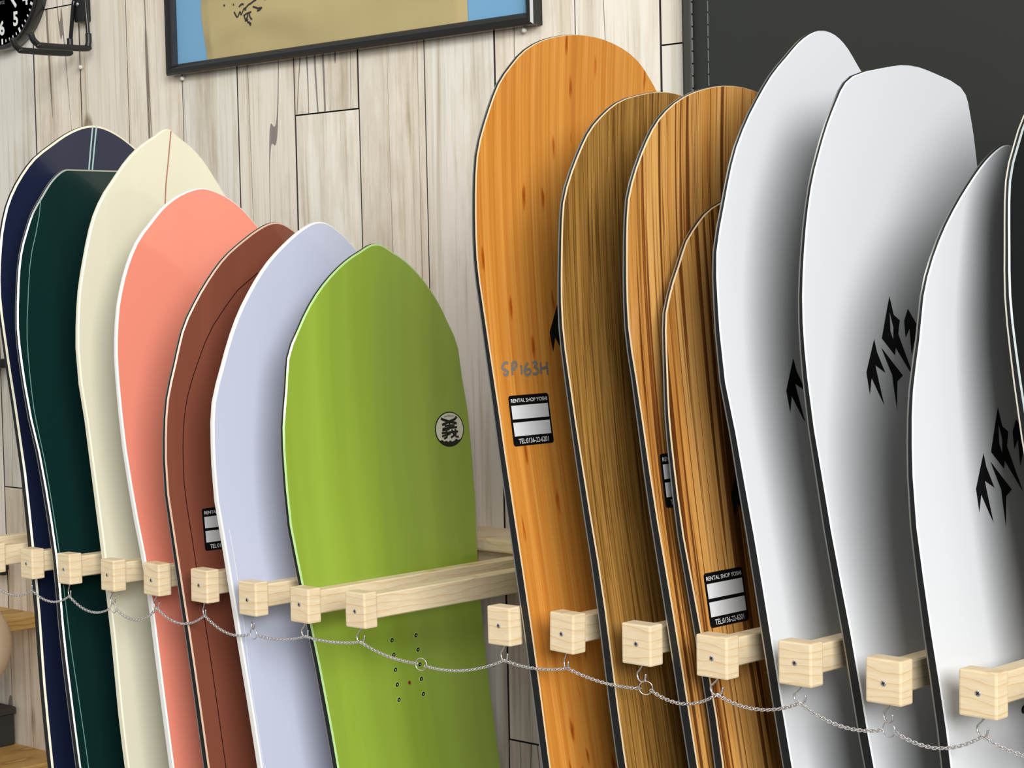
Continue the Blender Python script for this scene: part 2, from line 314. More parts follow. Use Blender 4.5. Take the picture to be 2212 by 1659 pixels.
# ---------------------------------------------------------------- the setting
YW = 1.73
structure(obj('wall_back', boxm(-3.7, 1.0, YW+.003, YW+.12, 0, 2.7), mat('wall_backing', (52,42,44), .8)))
wall = bpy.data.objects['wall_back']
structure(obj('floor', boxm(-3.7, 1.0, -3.2, YW+.003, -.06, 0), mat('floor_vinyl', (120,112,102), .5)))
seams = [-3.66, -3.54, -3.415, -3.29, -3.165, -3.04, -2.915, -2.792, -2.670, -2.548, -2.429, -2.2997, -2.177, -2.058, -1.9325, -1.8102, -1.6897, -1.5596, -1.4335, -1.31, -1.187, -1.064, -.94, -.817, -.694, -.57, -.447, -.32, -.2, -.075, .05, .175, .3, .42, .545, .67, .79, .92]
cut = {-2.792: [1.1906, 2.34], -2.670: [.62, 1.9217], -2.548: [1.03, 2.5], -2.429: [.5, 2.2], -2.2997: [1.12, 2.45], -2.177: [.75, 2.3], -2.058: [.9, 1.7213, 2.5], -1.9325: [1.0, 2.42], -1.8102: [.66, 2.2], -1.6897: [.9455, 2.35], -1.5596: [.7, 2.15]}
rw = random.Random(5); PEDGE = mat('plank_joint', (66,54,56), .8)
for a, b in zip(seams, seams[1:]):
    zs = [0]+cut.get(a, [rw.uniform(.4, 1.0), rw.uniform(1.5, 2.3)])+[2.7]
    for z0, z1 in zip(zs, zs[1:]):
        g = .0011; pr = rw.uniform(0, .0012); c = ((a+b)/2, YW, (z0+z1)/2)
        bm = boxm(a+g-c[0], b-g-c[0], -pr, .0065, z0+.0009-c[2], z1-.0009-c[2])
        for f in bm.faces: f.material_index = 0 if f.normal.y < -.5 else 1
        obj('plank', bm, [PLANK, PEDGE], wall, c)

# ---------------------------------------------------------------- snowboards
KN = [.15,.21,.28,.36,.46,.58,.72,.9]
class Board:
    def __init__(s, key):
        d = SHAPES[key]; s.d = d; s.L = d['tip']
        xs = [math.sqrt(t) for t, _ in d['nose']]+[math.sqrt(t) for t in KN]+[math.sqrt(s.L-.34), math.sqrt(s.L-.16)]
        s.hf = pchip(xs, [h for _, h in d['nose']]+d['h']+[.138, .140])
        s.root = (s.X(0), s.yc(0), 0)
    def X(s, z):
        d = s.d; q = max(0, z-(d['tip']-.42)); return d['x']+d['lean']*(z-1.18)+d['rock']*q*q
    def yc(s, z): return s.d['yt']+s.d['roll']*(z-s.d['tip'])
    def h(s, t):
        v = s.hf(math.sqrt(max(t, 0)))
        k = (t-(s.L-.16))/.16
        return max(v*math.sqrt(max(0, 1-k*k)) if k > 0 else v, .0005)
    def th(s, t):
        x = min(max((t-.08)/.5, 0), 1); return .0045+(s.d['th']-.0045)*x*x*(3-2*x)
    def p(s, u, t, d=0):
        "across u, down-from-tip t, depth d below the top face -> local coordinates"
        z = s.d['tip']-t; return (s.X(z)-d-s.root[0], s.yc(z)+u-s.root[1], z)
NC = 12
def board(key, label, top, side=PTEX, trim=None, trim_w=.0015, edge=DULL, base=BLACK):
    B = Board(key); root = thing('snowboard', label, 'snowboard', B.root)
    ts = [.26*(i/22)**2 for i in range(23)]; n = 30
    ts += [.26+(B.L-.42)*(i/n) for i in range(1, n+1)]
    ts += [B.L-.16*(1-(i/12))**1.7 for i in range(1, 13)]
    N = len(ts); out = [(-B.h(t), t) for t in ts]
    def inset(e):
        r = []
        for i, (u, t) in enumerate(out):
            a, b = out[max(i-1, 0)], out[min(i+1, N-1)]
            if i == 0: a = (-out[1][0]*.0+abs(out[0][0]), out[0][1])
            if i == N-1: b = (abs(out[-1][0]), out[-1][1])
            dx, dy = b[0]-a[0], b[1]-a[1]; l = math.hypot(dx, dy) or 1
            nu, nt = -dy/l*-1, dx/l*-1          # inward (towards +u, away from the ends)
            uu, tt = u+e*nu, t+e*nt
            r.append((min(uu, -.0003), tt))
        for i in range(1, N): r[i] = (r[i][0], max(r[i][1], r[i-1][1]+1e-5))
        return r
    def grid(loop, dep, flip, uvs=True):
        bm = bmesh.new(); lay = bm.loops.layers.uv.new('uv'); rows = []; co = {}
        for (u, t) in loop:
            row = []
            for k in range(NC+1):
                w = u+(-2*u)*k/NC; v = bm.verts.new(B.p(w, t, dep(t))); co[v] = (w, t); row.append(v)
            rows.append(row)
        for A, C in zip(rows, rows[1:]):
            for k in range(NC):
                q = (A[k], C[k], C[k+1], A[k+1]); f = bm.faces.new(q if not flip else q[::-1])
                for l in f.loops: l[lay].uv = co[l.vert]
        return bm
    def band(l0, d0, l1, d1):
        bm = bmesh.new(); ring = lambda l, d: [bm.verts.new(B.p(u, t, d(t))) for u, t in l]+[bm.verts.new(B.p(-u, t, d(t))) for u, t in reversed(l)]
        A, C = ring(l0, d0), ring(l1, d1); m = len(A)
        for i in range(m): bm.faces.new((A[i], C[i], C[(i+1) % m], A[(i+1) % m]))
        return bm
    e0, e1 = inset(trim_w), inset(.0003)
    z0 = lambda t: 0; z1 = lambda t: .0013; z2 = lambda t: B.th(t)-.0014; z3 = lambda t: B.th(t)
    obj('topsheet', grid(e0, z0, False), top, root, smooth=True)
    obj('topsheet_rim', band(e0, z0, e1, z1), trim or top, root, smooth=True)
    obj('sidewall', band(e1, z1, out, z2), side, root, smooth=True)
    obj('steel_edge', band(out, z2, out, z3), edge, root, smooth=True)
    obj('base', grid(out, z3, True), base, root, smooth=True)
    B.o = root; return B
def ribbon(B, name, pts, w, m, d=-.0003):
    bm = bmesh.new(); stroke(bm, pts, w, lambda u, t: B.p(u, t, d)); return obj(name, bm, m, B.o)
def pinstripe(B, table, w, m):
    f = pchip([a for a, _ in table], [b for _, b in table]); t0 = table[0][0]
    for sgn in (-1, 1):
        pts = [(sgn*(B.h(t)-f(t)), t) for t in [t0+(B.L-.35-t0)*(i/60) for i in range(61)]]
        ribbon(B, 'pinstripe', pts, w, m)
def sticker(B, uc, tc, w=.0548, h=.0472):
    S = lambda d: (lambda x, y: B.p(uc+x, tc-y, d))
    bm = bmesh.new(); r = .0028; pts = []
    for cx, cy, a0 in ((w/2-r, h/2-r, 0), (-w/2+r, h/2-r, 90), (-w/2+r, -h/2+r, 180), (w/2-r, -h/2+r, 270)):
        for k in range(5): a = math.radians(a0+k*22.5); pts.append((cx+r*math.cos(a), cy+r*math.sin(a)))
    polygon(bm, pts, S(-.0003)); s = obj('sticker', bm, STK, B.o); s['label'] = 'black rental shop sticker with two blank white panels'
    for y0, y1 in ((.30, .03), (-.035, -.305)):
        bm = bmesh.new(); n = 8
        rows = [[bm.verts.new(S(-.0006)(-w*.455+w*.91*i/n, h*(y0+(y1-y0)*j/4))) for i in range(n+1)] for j in range(5)]
        for a, b in zip(rows, rows[1:]):
            for i in range(n): bm.faces.new((a[i], b[i], b[i+1], a[i+1]))
        obj('blank_panel', bm, STW, s)
    for body, y, size, wid, bold in (('RENTAL SHOP YOSHI', .395, .0050, .90, .0006), ('TEL:0136-22-6201', -.405, .0066, .74, .0004)):
        bm = text_mesh(body, size, bold*size/.005*.08)
        xs = [v.co.x for v in bm.verts]; k = w*wid/(max(xs)-min(xs)); c = (max(xs)+min(xs))/2
        ys = [v.co.y for v in bm.verts]; cy = (max(ys)+min(ys))/2
        for v in bm.verts: v.co = S(-.0006)((v.co.x-c)*k, h*y+(v.co.y-cy))
        obj('lettering', bm, PRINTW, s)
def logo(B, at, n=4):
    for i in range(n):
        bm = bmesh.new(); f = lambda u, t: B.p(u, t, -.0004)
        sh = lambda q: [(a+at[0], b+at[1]) for a, b in q]
        polygon(bm, sh(LOGO[i]), f, [sh(LOGO[4])] if i == 2 else [])
        o = obj('logo_mark', bm, INK, B.o)
WHITE = lacquer('white_topsheet', (233,237,241), 0, .24, .5)
RIMW = mat('white_edge', (236,236,232), .3, coat=.4); RIMC = mat('cream_edge', (232,228,204), .3, coat=.4)
MAPLE = mat('topsheet_rim_maple', (214,190,152), .4)
LIMERIM = mat('lime_rim', (176,214,140), .2, coat=.6)
b = board('navy', 'midnight navy snowboard with twin pale centre stripes, first in the left rack', lacquer('navy_gloss', (28,36,62), 0, .18, .3), trim=RIMC, trim_w=.0028, edge=PTEX)
SILV = mat('pale_cyan_line', (170,198,196), .3)
for q in NSTRIPE:
    (u0, t0), (u1, t1) = q; ribbon(b, 'centre_stripe', [(u0, t0), (u1, t1), (u1+(u1-u0)*3, t1+(t1-t0)*3)], .0022, SILV)
b = board('forest', 'very dark green snowboard with a square-cut nose behind the cream board', lacquer('forest_gloss', (15,44,42), .12, .2, .3), trim=mat('silver_rim', (206,212,208), .25, .6), trim_w=.0020)
pinstripe(b, [(.038,.001),(.057,.0106),(.094,.0148),(.155,.0146),(.188,.0133),(.238,.010),(.288,.0073),(.338,.0055),(.46,.0050),(.55,.0080),(.71,.0118),(1.3,.0118)], .0011, mat('sage_line', (110,150,140), .35))
b = board('cream', 'pale cream pointed snowboard with a thin red stringer line', lacquer('cream_gloss', (235,231,205), .03, .14), RIMC, RIMC, .0018, RIMC)
ribbon(b, 'stringer', STRINGER+[[-.009, .25]], .0017, mat('rust_line', (176,118,96), .4))
b = board('coral', 'salmon pink snowboard with a white edge', lacquer('coral_gloss', (244,146,124), 0, .14), RIMW, RIMW, .0018, RIMW)
b = board('cocoa', 'reddish brown snowboard with a dark pinstripe and a half-hidden shop sticker', lacquer('cocoa_gloss', (140,80,62), .12, .16), trim=mat('tan_rim', (206,172,148), .3), trim_w=.0020)
pinstripe(b, [(.057,.064),(.076,.0506),(.102,.0438),(.135,.0346),(.171,.0287),(.201,.026),(.235,.0238),(.382,.0234),(1.2,.0234)], .0011, mat('dark_line', (46,24,22), .3))
sticker(b, -.0768, .342)
b = board('lavender', 'pale lavender blue snowboard with a white edge', lacquer('lavender_gloss', (206,212,234), .015, .14), RIMW, RIMW, .0018, RIMW)
pinstripe(b, [(.33,.0088),(.41,.0084),(.45,.0061),(.51,.0033),(1.2,.0030)], .0008, mat('white_line', (232,236,242), .3))
lime = b = board('lime', 'lime green pointed snowboard with a round white emblem and binding inserts', lacquer('lime_gloss', (156,184,66), .16, .16), trim=LIMERIM, trim_w=.0022)
# round emblem on the lime board
ec = ((OVAL[0][0]+OVAL[1][0])/2, (OVAL[2][1]+OVAL[3][1])/2); ru = (OVAL[1][0]-OVAL[0][0])/2; rv = (OVAL[3][1]-OVAL[2][1])/2
oval = lambda k: [(ec[0]+ru*k*math.cos(2*math.pi*i/40), ec[1]+rv*k*math.sin(2*math.pi*i/40)) for i in range(40)]
F = lambda d: (lambda u, t: lime.p(u, t, d))
bm = bmesh.new(); polygon(bm, oval(1), F(-.0003)); em = obj('emblem', bm, STK, lime.o); em['label'] = 'oval white emblem with a black brush character over mountains'
bm = bmesh.new(); polygon(bm, oval(.935), F(-.0005)); obj('emblem_ground', bm, mat('emblem_cream', (226,226,206), .4), em)
bm = bmesh.new()
for i, s in enumerate(KANJI): stroke(bm, s, .0030 if i < 2 else .0025, F(-.0007))
obj('character', bm, STK, em)
bm = bmesh.new(); arc = []
for i in range(17):
    a = math.radians(28+i*(152-28)/16); arc.append((ec[0]+ru*.95*math.cos(a), ec[1]+rv*.95*math.sin(a)))
polygon(bm, MTS+[p for p in arc if p[1] > .2245], F(-.0007)); obj('mountain_print', bm, STK, em)
bm = text_mesh('NISEKO', .0030, 0)
xs = [v.co.x for v in bm.verts]; k = .0152/(max(xs)-min(xs))
for v in bm.verts:
    x = v.co.x*k; v.co = F(-.0007)(ec[0]+x, .1964+x*x*16-v.co.y)
obj('lettering', bm, STK, em)
HOLE = mat('insert_dark', (30,32,24), .35); HOLERIM = mat('insert_rim', (170,196,96), .2, coat=.6)
def inserts(B, pts, rim):
    for i, (u, t) in enumerate(pts):
        bm = bmesh.new(); lathe(bm, [(.0036, .0002), (.0031, .0006), (.0027, .0006), (.0025, .0002)], 16, 'x'); c = B.p(u, t)
        o = obj('insert', bm, rim, B.o, c, True)
        bm = bmesh.new(); lathe(bm, [(.0026, .0003), (.0016, .0004), (.0007, .0007)], 16, 'x'); obj('insert_thread', bm, HOLE, o, smooth=True)
        bm = bmesh.new(); lathe(bm, [(.0009, .0006), (.0006, .0010), (.0001, .0012)], 10, 'x'); obj('insert_pin', bm, STEEL, o, smooth=True)
inserts(lime, INS, HOLERIM)
bm = bmesh.new(); polygon(bm, [(DOT[0]+.0021*math.cos(k*.524), DOT[1]+.0021*math.sin(k*.524)) for k in range(12)], F(-.0004)); obj('dot_mark', bm, mat('maroon_dot', (132,34,46), .4), lime.o)

b = board('bamboo', 'tall orange bamboo snowboard with handwriting and a shop sticker', veneer('bamboo_veneer', 'bamboo'), trim=MAPLE, trim_w=.0010)
MARK = mat('silver_marker', (190,182,172), .34, .6)
for ch, ss in SP.items():
    bm = bmesh.new()
    for q in ss:
        P = smoothpath([(u, t, 0) for u, t in q], 4) if len(q) > 3 or ch == 'P' and len(q) > 2 else [(u, t, 0) for u, t in q]
        stroke(bm, P, .0027, lambda u, t: b.p(u, t, -.0004), 1)
    obj('handwritten_mark', bm, MARK, b.o)
sticker(b, -.0967, .3667); logo(b, LOGO_AT['bamboo'])
b = board('walnut', 'olive brown fine-grained wood snowboard between the bamboo and striped ones', veneer('walnut_veneer', 'walnut'), trim=MAPLE, trim_w=.0010)
b = board('zebra', 'tall dark-striped wood snowboard behind the shorter striped one', veneer('zebrano_veneer', 'zebra'), trim=MAPLE, trim_w=.0010)
sticker(b, -.1005, .3503)
b = board('short_zebra', 'shorter striped wood snowboard with a smudged shop sticker beside the tall white one', veneer('zebrano_veneer_short', 'zebra'), trim=MAPLE, trim_w=.0010)
sticker(b, -.0955, .3557); logo(b, LOGO_AT['short_zebra'], 1)
for key, lab in (('white_round', 'tallest white snowboard with a narrow rounded nose against the black banner'), ('white_swallow', 'white snowboard with a broad angular nose and a jagged black logo'), ('white_short', 'lower white snowboard with a pointed nose at the right, just left of the black one')):
    w = board(key, lab, WHITE, trim=WHITE, trim_w=.0010); logo(w, LOGO_AT[key])
    if key == 'white_short': inserts(w, [(-.0191, .46), (-.0191, .48), (-.0191, .50), (.0191, .46), (.0191, .48), (.0191, .50)], HOLE)
b = board('black', 'black snowboard cut off by the right edge of the picture', lacquer('black_gloss', (20,22,23), 0, .3, .3), trim=mat('pale_rim', (170,180,178), .3), trim_w=.0014, edge=mat('pale_edge', (214,210,196), .4))

# ---------------------------------------------------------------- peg racks: rail on the wall, arms, end blocks, hooks
BW, BH, BD = .0311, .036, .0165; YF = 1.3257; AW, AH = .018, .0244
bm = boxm(-BW/2, BW/2, 0, BD, -BH, 0, bev=.0016, seg=2); BLOCK = bm
block_me = bpy.data.meshes.new('end_block'); bm.to_mesh(block_me); bm.free(); block_me.materials.append(PINE)
bm = boxm(-AW/2, AW/2, 0, 1.662-YF-BD, -AH, 0, bev=.0012, seg=1)
arm_me = bpy.data.meshes.new('arm'); bm.to_mesh(arm_me); bm.free(); arm_me.materials.append(PINE)
bm = bmesh.new(); lathe(bm, [(.0023, .0), (.0023, -.0003), (.0017, -.0007), (.0001, -.0007)], 14, 'y')
nf = len(bm.faces)
for a in (0, 1):
    c = boxm(-.0014 if a else -.0004, .0014 if a else .0004, -.00085, -.0006, -.0004 if a else -.0014, .0004 if a else .0014); me = bpy.data.meshes.new('t'); c.to_mesh(me); c.free(); bm.from_mesh(me); bpy.data.meshes.remove(me)
for i, f in enumerate(bm.faces): f.material_index = 0 if i < nf else 1
screw_me = bpy.data.meshes.new('screw'); bm.to_mesh(screw_me); bm.free(); screw_me.materials.append(mat('screw_steel', (190,186,188), .3, .6)); screw_me.materials.append(BLACK)
HOOK = [(.0015,0,.002),(.0012,0,-.0005),(.0003,0,-.0025),(-.003,0,-.0058),(-.006,0,-.0088),(-.0058,0,-.0125),(-.0034,0,-.0150),(0,0,-.0158),(.0034,0,-.0146),(.0052,0,-.0115),(.0058,0,-.0080)]
bm = bmesh.new(); tube(bm, smoothpath(HOOK, 4), .00085, 8)
hook_me = bpy.data.meshes.new('hook'); bm.to_mesh(hook_me); bm.free(); hook_me.materials.append(STEEL)
for me in (hook_me,):
    for p in me.polygons: p.use_smooth = True
def link(name, me, parent, loc, rot=(0,0,0)):
    o = bpy.data.objects.new(name, me); COL.objects.link(o); o.parent = parent; o.location = loc; o.rotation_euler = rot; return o
HOOKS = []
def rack(label, xs, zs, x0, x1, tw, yb=YW):
    zt = sum(zs)/len(zs); R = thing('peg_rack', label, 'rack', (x0, YW, zt-.05))
    L = lambda x, y, z: (x-x0, y-YW, z-(zt-.05))
    m = (x0+x1)/2
    obj('back_rail', boxm(-(x1-x0)/2, (x1-x0)/2, 0, yb-1.6625, -.034, 0, bev=.001, seg=1), PINE, R, L(m, 1.6625, zt-.0035))
    obj('cap_rail', boxm(-(x1-x0)/2, (x1-x0)/2, 0, yb-1.645, 0, .0150, bev=.0025, seg=2), PINE, R, L(m, 1.645, zt-.0035))
    for x, z, t in zip(xs, zs, tw):
        xc = x+BW/2
        link('arm', arm_me, R, L(xc, YF+BD, z-.0042))
        b = link('end_block', block_me, R, L(xc, YF, z), (0, math.radians(t), 0)); b.scale = ((1.055 if x > -1.2 else .93 if x > -1.9 else .82), 1.05, 1)
        link('screw', screw_me, b, (.0006, -.0001, -BH*(.5+.03*math.sin(x*40))), (0, x*30, 0))
        az = math.radians(-12+14*math.sin(x*57))
        link('hook', hook_me, b, (0, BD*.42, -BH), (0, 0, az))
        HOOKS.append(Vector((xc, YF+BD*.42, z-BH-.0150)))
    return R
LX = [-2.2850,-2.2000,-2.1144,-2.0356,-1.9472,-1.8628,-1.7760,-1.6932,-1.6080,-1.5224]
LZ = [1.190,1.190,1.190,1.1904,1.1904,1.1932,1.1936,1.1876,1.1888,1.1924]
RX = [-1.3220,-1.2420,-1.1544,-1.0712,-.9856,-.9004,-.8164,-.7320,-.6480]
RZ = [1.1972,1.1992,1.1984,1.1972,1.2012,1.1972,1.1980,1.198,1.198]
rack('pine peg rack on the left holding the coloured boards', LX, LZ, -2.33, -1.47, [.3,.4,.6,-.6,.9,1.2,.8,.3,.5,-.5,-.3])
nL = len(HOOKS)
rack('pine peg rack on the right holding the wood-grain and white boards', RX, RZ, -1.36, -.55, [-.4,2.0,.2,.3,0,.6,.4,0,0], 1.7105)

# ---------------------------------------------------------------- chain through the hooks
ch = thing('chain', 'thin steel curb chain looped through the hooks under both racks', 'chain', tuple(HOOKS[0]))
C0 = HOOKS[0]
def links(a, b, sag, ph=0):
    n = 60; pts = []
    for i in range(n+1):
        t = i/n; p = a.lerp(b, t); p.z -= 4*sag*t*(1-t); pts.append(p)
    S = [0]
    for p, q in zip(pts, pts[1:]): S.append(S[-1]+(q-p).length)
    k = max(2, round(S[-1]/.0029)); bm = bmesh.new()
    for j in range(k):
        s = (j+.5)*S[-1]/k; i = max(q for q in range(n) if S[q] <= s); f = (s-S[i])/(S[i+1]-S[i])
        c = pts[i].lerp(pts[i+1], f)-C0; tx = (pts[i+1]-pts[i]).normalized()
        s0 = tx.cross(Vector((0,1,0))).normalized(); r0 = math.radians(52 if j % 2 else -34)+ph
        y = Matrix.Rotation(r0, 3, tx) @ s0; loop = []
        for q in range(12):
            an = 2*math.pi*q/12; ca, sa = math.cos(an), math.sin(an)
            loop.append(c+tx*(.00215*ca+.0004*(1 if ca > 0 else -1 if ca < 0 else 0))+y*.00135*sa)
        tube(bm, loop, .00042, 5, closed=True)
    o = obj('chain_span', bm, STEEL, ch, smooth=True); o['kind'] = 'stuff'
RINGS = []
def ring(c, tilt):
    bm = bmesh.new(); tube(bm, [(.0060*math.cos(2*math.pi*k/32), .0, .0060*math.sin(2*math.pi*k/32)) for k in range(32)], .0005, 6, closed=True)
    o = obj('ring', bm, STEEL, ch, tuple(c-C0), True); o.rotation_euler = (0, 0, tilt)
sags = [.010,.010,.010,.011,.013,.013,.009,.004,.003]
H = HOOKS; rings_at = {5: 0, 8-0: 0}
ringed = {nL-1-5: Vector((.0005,0,-.0050)), nL-1-2: Vector((.0005,0,-.0050)), nL+2: Vector((.0045,0,-.0055)), nL+5: Vector((0,0,-.0058))}
for i in range(len(H)-1):
    a, b = H[i].copy(), H[i+1].copy()
    e = Vector((.0058, 0, -.0012))
    if i in ringed: a = H[i]+ringed[i]+e
    if i+1 in ringed: b = H[i+1]+ringed[i+1]-Vector((.0058, 0, .0012))
    if i == nL-1:
        mid = Vector((-1.4195, H[i].y, 1.1290)); ring(mid, .35)
        links(a, mid-Vector((.0058,0,-.0005)), .004); links(mid+Vector((.0058,0,-.0008)), b, .007)
    else:
        sg = sags[i] if i < len(sags) else [.004,.004,.010,.009,.008,.011,.010,.01][i-nL]
        links(a, b, sg)
for i, off in ringed.items(): ring(H[i]+off, .5 if i == nL+2 else -.1)

# ---------------------------------------------------------------- framed shirt
FX0, FX1, FZ0, FZ1, FY = -2.3162, -1.6110, 1.7937, 2.62, 1.712
fr = thing('picture_frame', 'black framed signed khaki shirt hanging on the plank wall', 'frame', ((FX0+FX1)/2, YW, FZ0))
cx, cz = (FX0+FX1)/2, FZ0
FRM = mat('frame_black', (15,16,17), .2, coat=.3)
prof = [(0, 0), (.0005, -.0150), (.0030, -.0180), (.0085, -.0180), (.0125, -.0150), (.0148, -.0135), (.0148, -.006)]
def bar(a, b, na, nb):
    bm = bmesh.new(); rows = []
    for (p, nn) in ((a, na), (b, nb)):
        rows.append([bm.verts.new((p[0]+nn[0]*w-cx, y, p[1]+nn[1]*w-cz)) for w, y in prof])
    for i in range(len(prof)-1): bm.faces.new((rows[0][i], rows[0][i+1], rows[1][i+1], rows[1][i]))
    bmesh.ops.recalc_face_normals(bm, faces=bm.faces[:]); return obj('frame_bar', bm, FRM, fr)
c4 = [((FX0, FZ0), (1, 1)), ((FX1, FZ0), (-1, 1)), ((FX1, FZ1), (-1, -1)), ((FX0, FZ1), (1, -1))]
for i in range(4): bar(c4[i][0], c4[(i+1) % 4][0], c4[i][1], c4[(i+1) % 4][1])
obj('backing_panel', boxm(FX0+.01-cx, FX1-.01-cx, -.006, -.001, .01, FZ1-FZ0-.01), mat('blue_card', (122,180,222), .5), fr)
# shirt: cloth with real folds
SX0, SX1, SZ1 = -2.2370, -1.7240, 2.56
nx, nz = 110, 120; bm = bmesh.new(); rows = []
def fold(x, z):
    a = z*1.0-.10*(x+2.0)+.035*noise.noise(Vector((x*5, z*7, 3)))
    f = .5+.5*math.sin(a*62+2.2*noise.noise(Vector((x*4, z*5, 9)))); f = f**2.2
    f *= .35+.65*max(0, noise.noise(Vector((x*3.2, z*6, 1)))+.45)
    return .0056*f+.0012*noise.noise(Vector((x*16, z*22, 5)))
for j in range(nz+1):
    z = FZ0+.0145+(SZ1-FZ0-.0145)*j/nz; row = []
    xl = SX0+.004*math.sin(z*46)-.004*math.sin(z*17+1); xr = SX1+.0030*math.sin(z*30)
    for i in range(nx+1):
        x = xl+(xr-xl)*i/nx; ed = min(i, nx-i)/4; y = 1.7232-.0022*min(1, ed)-fold(x, z)*min(1, ed)
        row.append(bm.verts.new((x-cx, y-YW, z-cz)))
    rows.append(row)
for a, c in zip(rows, rows[1:]):
    for i in range(nx): bm.faces.new((a[i], a[i+1], c[i+1], c[i]))
KH = mat('khaki_cotton', (198,180,128), .85, spec=.2)
sh = obj('shirt', bm, KH, fr, smooth=True); sh['label'] = 'folded khaki shirt with a black marker signature'
# signature strokes in x, z
SG = [[(0,0),(9,-13),(13,-2),(17,-9),(21,3),(25,-1),(23,6)],[(10,9),(16,14),(20,12)],[(24,2),(29,9),(35,12),(41,16),(46,18)],[(40,4),(46,1),(52,-2),(57,-1)],[(50,-7),(55,-6),(60,-1)],[(22,-13),(28,-9),(38,-7)],[(24,-14),(28,-24),(32,-22)],[(31,-8),(30,-18),(26,-25)],[(34,-10),(37,-20),(40,-23)],[(30,-27),(37,-32)],[(33,-26),(35,-36)],[(62,18),(65,14)],[(-22,20),(-20,16)],[(-2,18),(-1,14)]]
bm = bmesh.new()
for s in SG:
    P = [(-2.168+x*.00105, 1.8675+z*.00062, 0) for x, z in s]; P = smoothpath(P, 4)
    stroke(bm, P, .0024, lambda x, z: (x-cx, 1.7207-fold(x, z)-.0005-YW, z-cz), 1)
obj('signature', bm, INK, sh)
gl = bpy.data.materials.new('clear_film'); gl.use_nodes = True; t = gl.node_tree; t.nodes.clear()
o_ = t.nodes.new('ShaderNodeOutputMaterial'); tr = t.nodes.new('ShaderNodeBsdfTransparent'); gs = t.nodes.new('ShaderNodeBsdfGlossy'); gs.inputs['Roughness'].default_value = .04
mx = t.nodes.new('ShaderNodeMixShader'); fz = t.nodes.new('ShaderNodeLayerWeight')
pw = t.nodes.new('ShaderNodeMath'); pw.operation = 'POWER'; pw.inputs[1].default_value = 4; ad = t.nodes.new('ShaderNodeMath'); ad.operation = 'MULTIPLY_ADD'; ad.inputs[1].default_value = .9; ad.inputs[2].default_value = .05
tcn = t.nodes.new('ShaderNodeTexCoord'); nz_ = t.nodes.new('ShaderNodeTexNoise'); nz_.inputs['Scale'].default_value = 11; nz_.inputs['Detail'].default_value = 2
bp = t.nodes.new('ShaderNodeBump'); bp.inputs['Strength'].default_value = 1; bp.inputs['Distance'].default_value = .010
t.links.new(tcn.outputs['Object'], nz_.inputs['Vector']); t.links.new(nz_.outputs['Fac'], bp.inputs['Height'])
for q in (gs, fz): t.links.new(bp.outputs[0], q.inputs['Normal'])
t.links.new(fz.outputs['Facing'], pw.inputs[0]); t.links.new(pw.outputs[0], ad.inputs[0]); t.links.new(ad.outputs[0], mx.inputs[0]); t.links.new(tr.outputs[0], mx.inputs[1]); t.links.new(gs.outputs[0], mx.inputs[2]); t.links.new(mx.outputs[0], o_.inputs[0])
bm = bmesh.new(); q = [bm.verts.new(p) for p in ((FX0+.0125-cx, -.0152, .0125), (FX1-.0125-cx, -.0152, .0125), (FX1-.0125-cx, -.0152, FZ1-FZ0-.0125), (FX0+.0125-cx, -.0152, FZ1-FZ0-.0125))]; bm.faces.new(q)
obj('cover_film', bm, gl, fr)

# push pins
PIN = mat('clear_pin', (226,224,218), .1, coat=.8)
for x, z, lab in ((-2.2933, 1.7895, 'clear round push pin under the left corner of the picture frame'), (-1.6359, 1.7902, 'clear round push pin under the right corner of the picture frame'), (-2.5395, 1.8266, 'small round push pin below the black wall hook')):
    p = thing('push_pin', lab, 'pin', (x, YW, z))
    bm = bmesh.new(); lathe(bm, [(.0001,-.0085),(.0018,-.0082),(.0029,-.0068),(.0032,-.0052),(.0029,-.0036),(.0020,-.0024),(.0012,-.0018)], 14, 'y'); obj('pin_head', bm, PIN, p, smooth=True)
    bm = bmesh.new(); lathe(bm, [(.0006,-.0022),(.0006,.001)], 8, 'y'); obj('pin_point', bm, STEEL, p)

# ---------------------------------------------------------------- black banner
CL = mat('black_cloth', (46,49,46), .62, spec=.35)
bx0, bx1, bz0, bz1 = -1.391, .85, .25, 2.62
bn = thing('fabric_banner', 'black fabric banner with a stitched hem hanging behind the white boards', 'banner', (bx0, YW, bz0))
def sheet(x0, x1, y, name, m, nx=60):
    bm = bmesh.new(); nz = 50; rows = []
    for j in range(nz+1):
        z = bz0+(bz1-bz0)*j/nz; row = []
        for i in range(nx+1):
            x = x0+(x1-x0)*i/nx; k = min(1, (x-bx0)*3)
            w = .006*k*noise.noise(Vector((x*2.2, z*1.6, 2)))
            row.append(bm.verts.new((x-bx0, y-w-YW, z-bz0)))
        rows.append(row)
    for a, c in zip(rows, rows[1:]):
        for i in range(nx): bm.faces.new((a[i], a[i+1], c[i+1], c[i]))
    o = obj(name, bm, m, bn, smooth=True); md = o.modifiers.new('solid', 'SOLIDIFY'); md.thickness = .0012; md.offset = 1; return o
sheet(bx0, bx1, 1.718, 'cloth', CL, 90)
sheet(bx0, bx0+.0125, 1.7158, 'hem', mat('hem_cloth', (62,62,58), .7), 4)
THR = mat('grey_thread', (112,116,112), .7)
for dx, w in ((.0128, .0009), (.0340, .0006)):
    bm = bmesh.new()
    for i in range(180):
        z = (bz1-bz0)*i/180+.004; y = 1.7152-YW-.006*min(1, dx*3)*noise.noise(Vector(((bx0+dx)*2.2, (bz0+z)*1.6, 2)))
        box(bm, dx-w/2, dx+w/2, y-.0006 if dx < .02 else y+.0004, y+.0012 if dx < .02 else y+.0024, z, z+(bz1-bz0)/180*.86)
    o = obj('stitching', bm, THR, bn); o['kind'] = 'stuff'

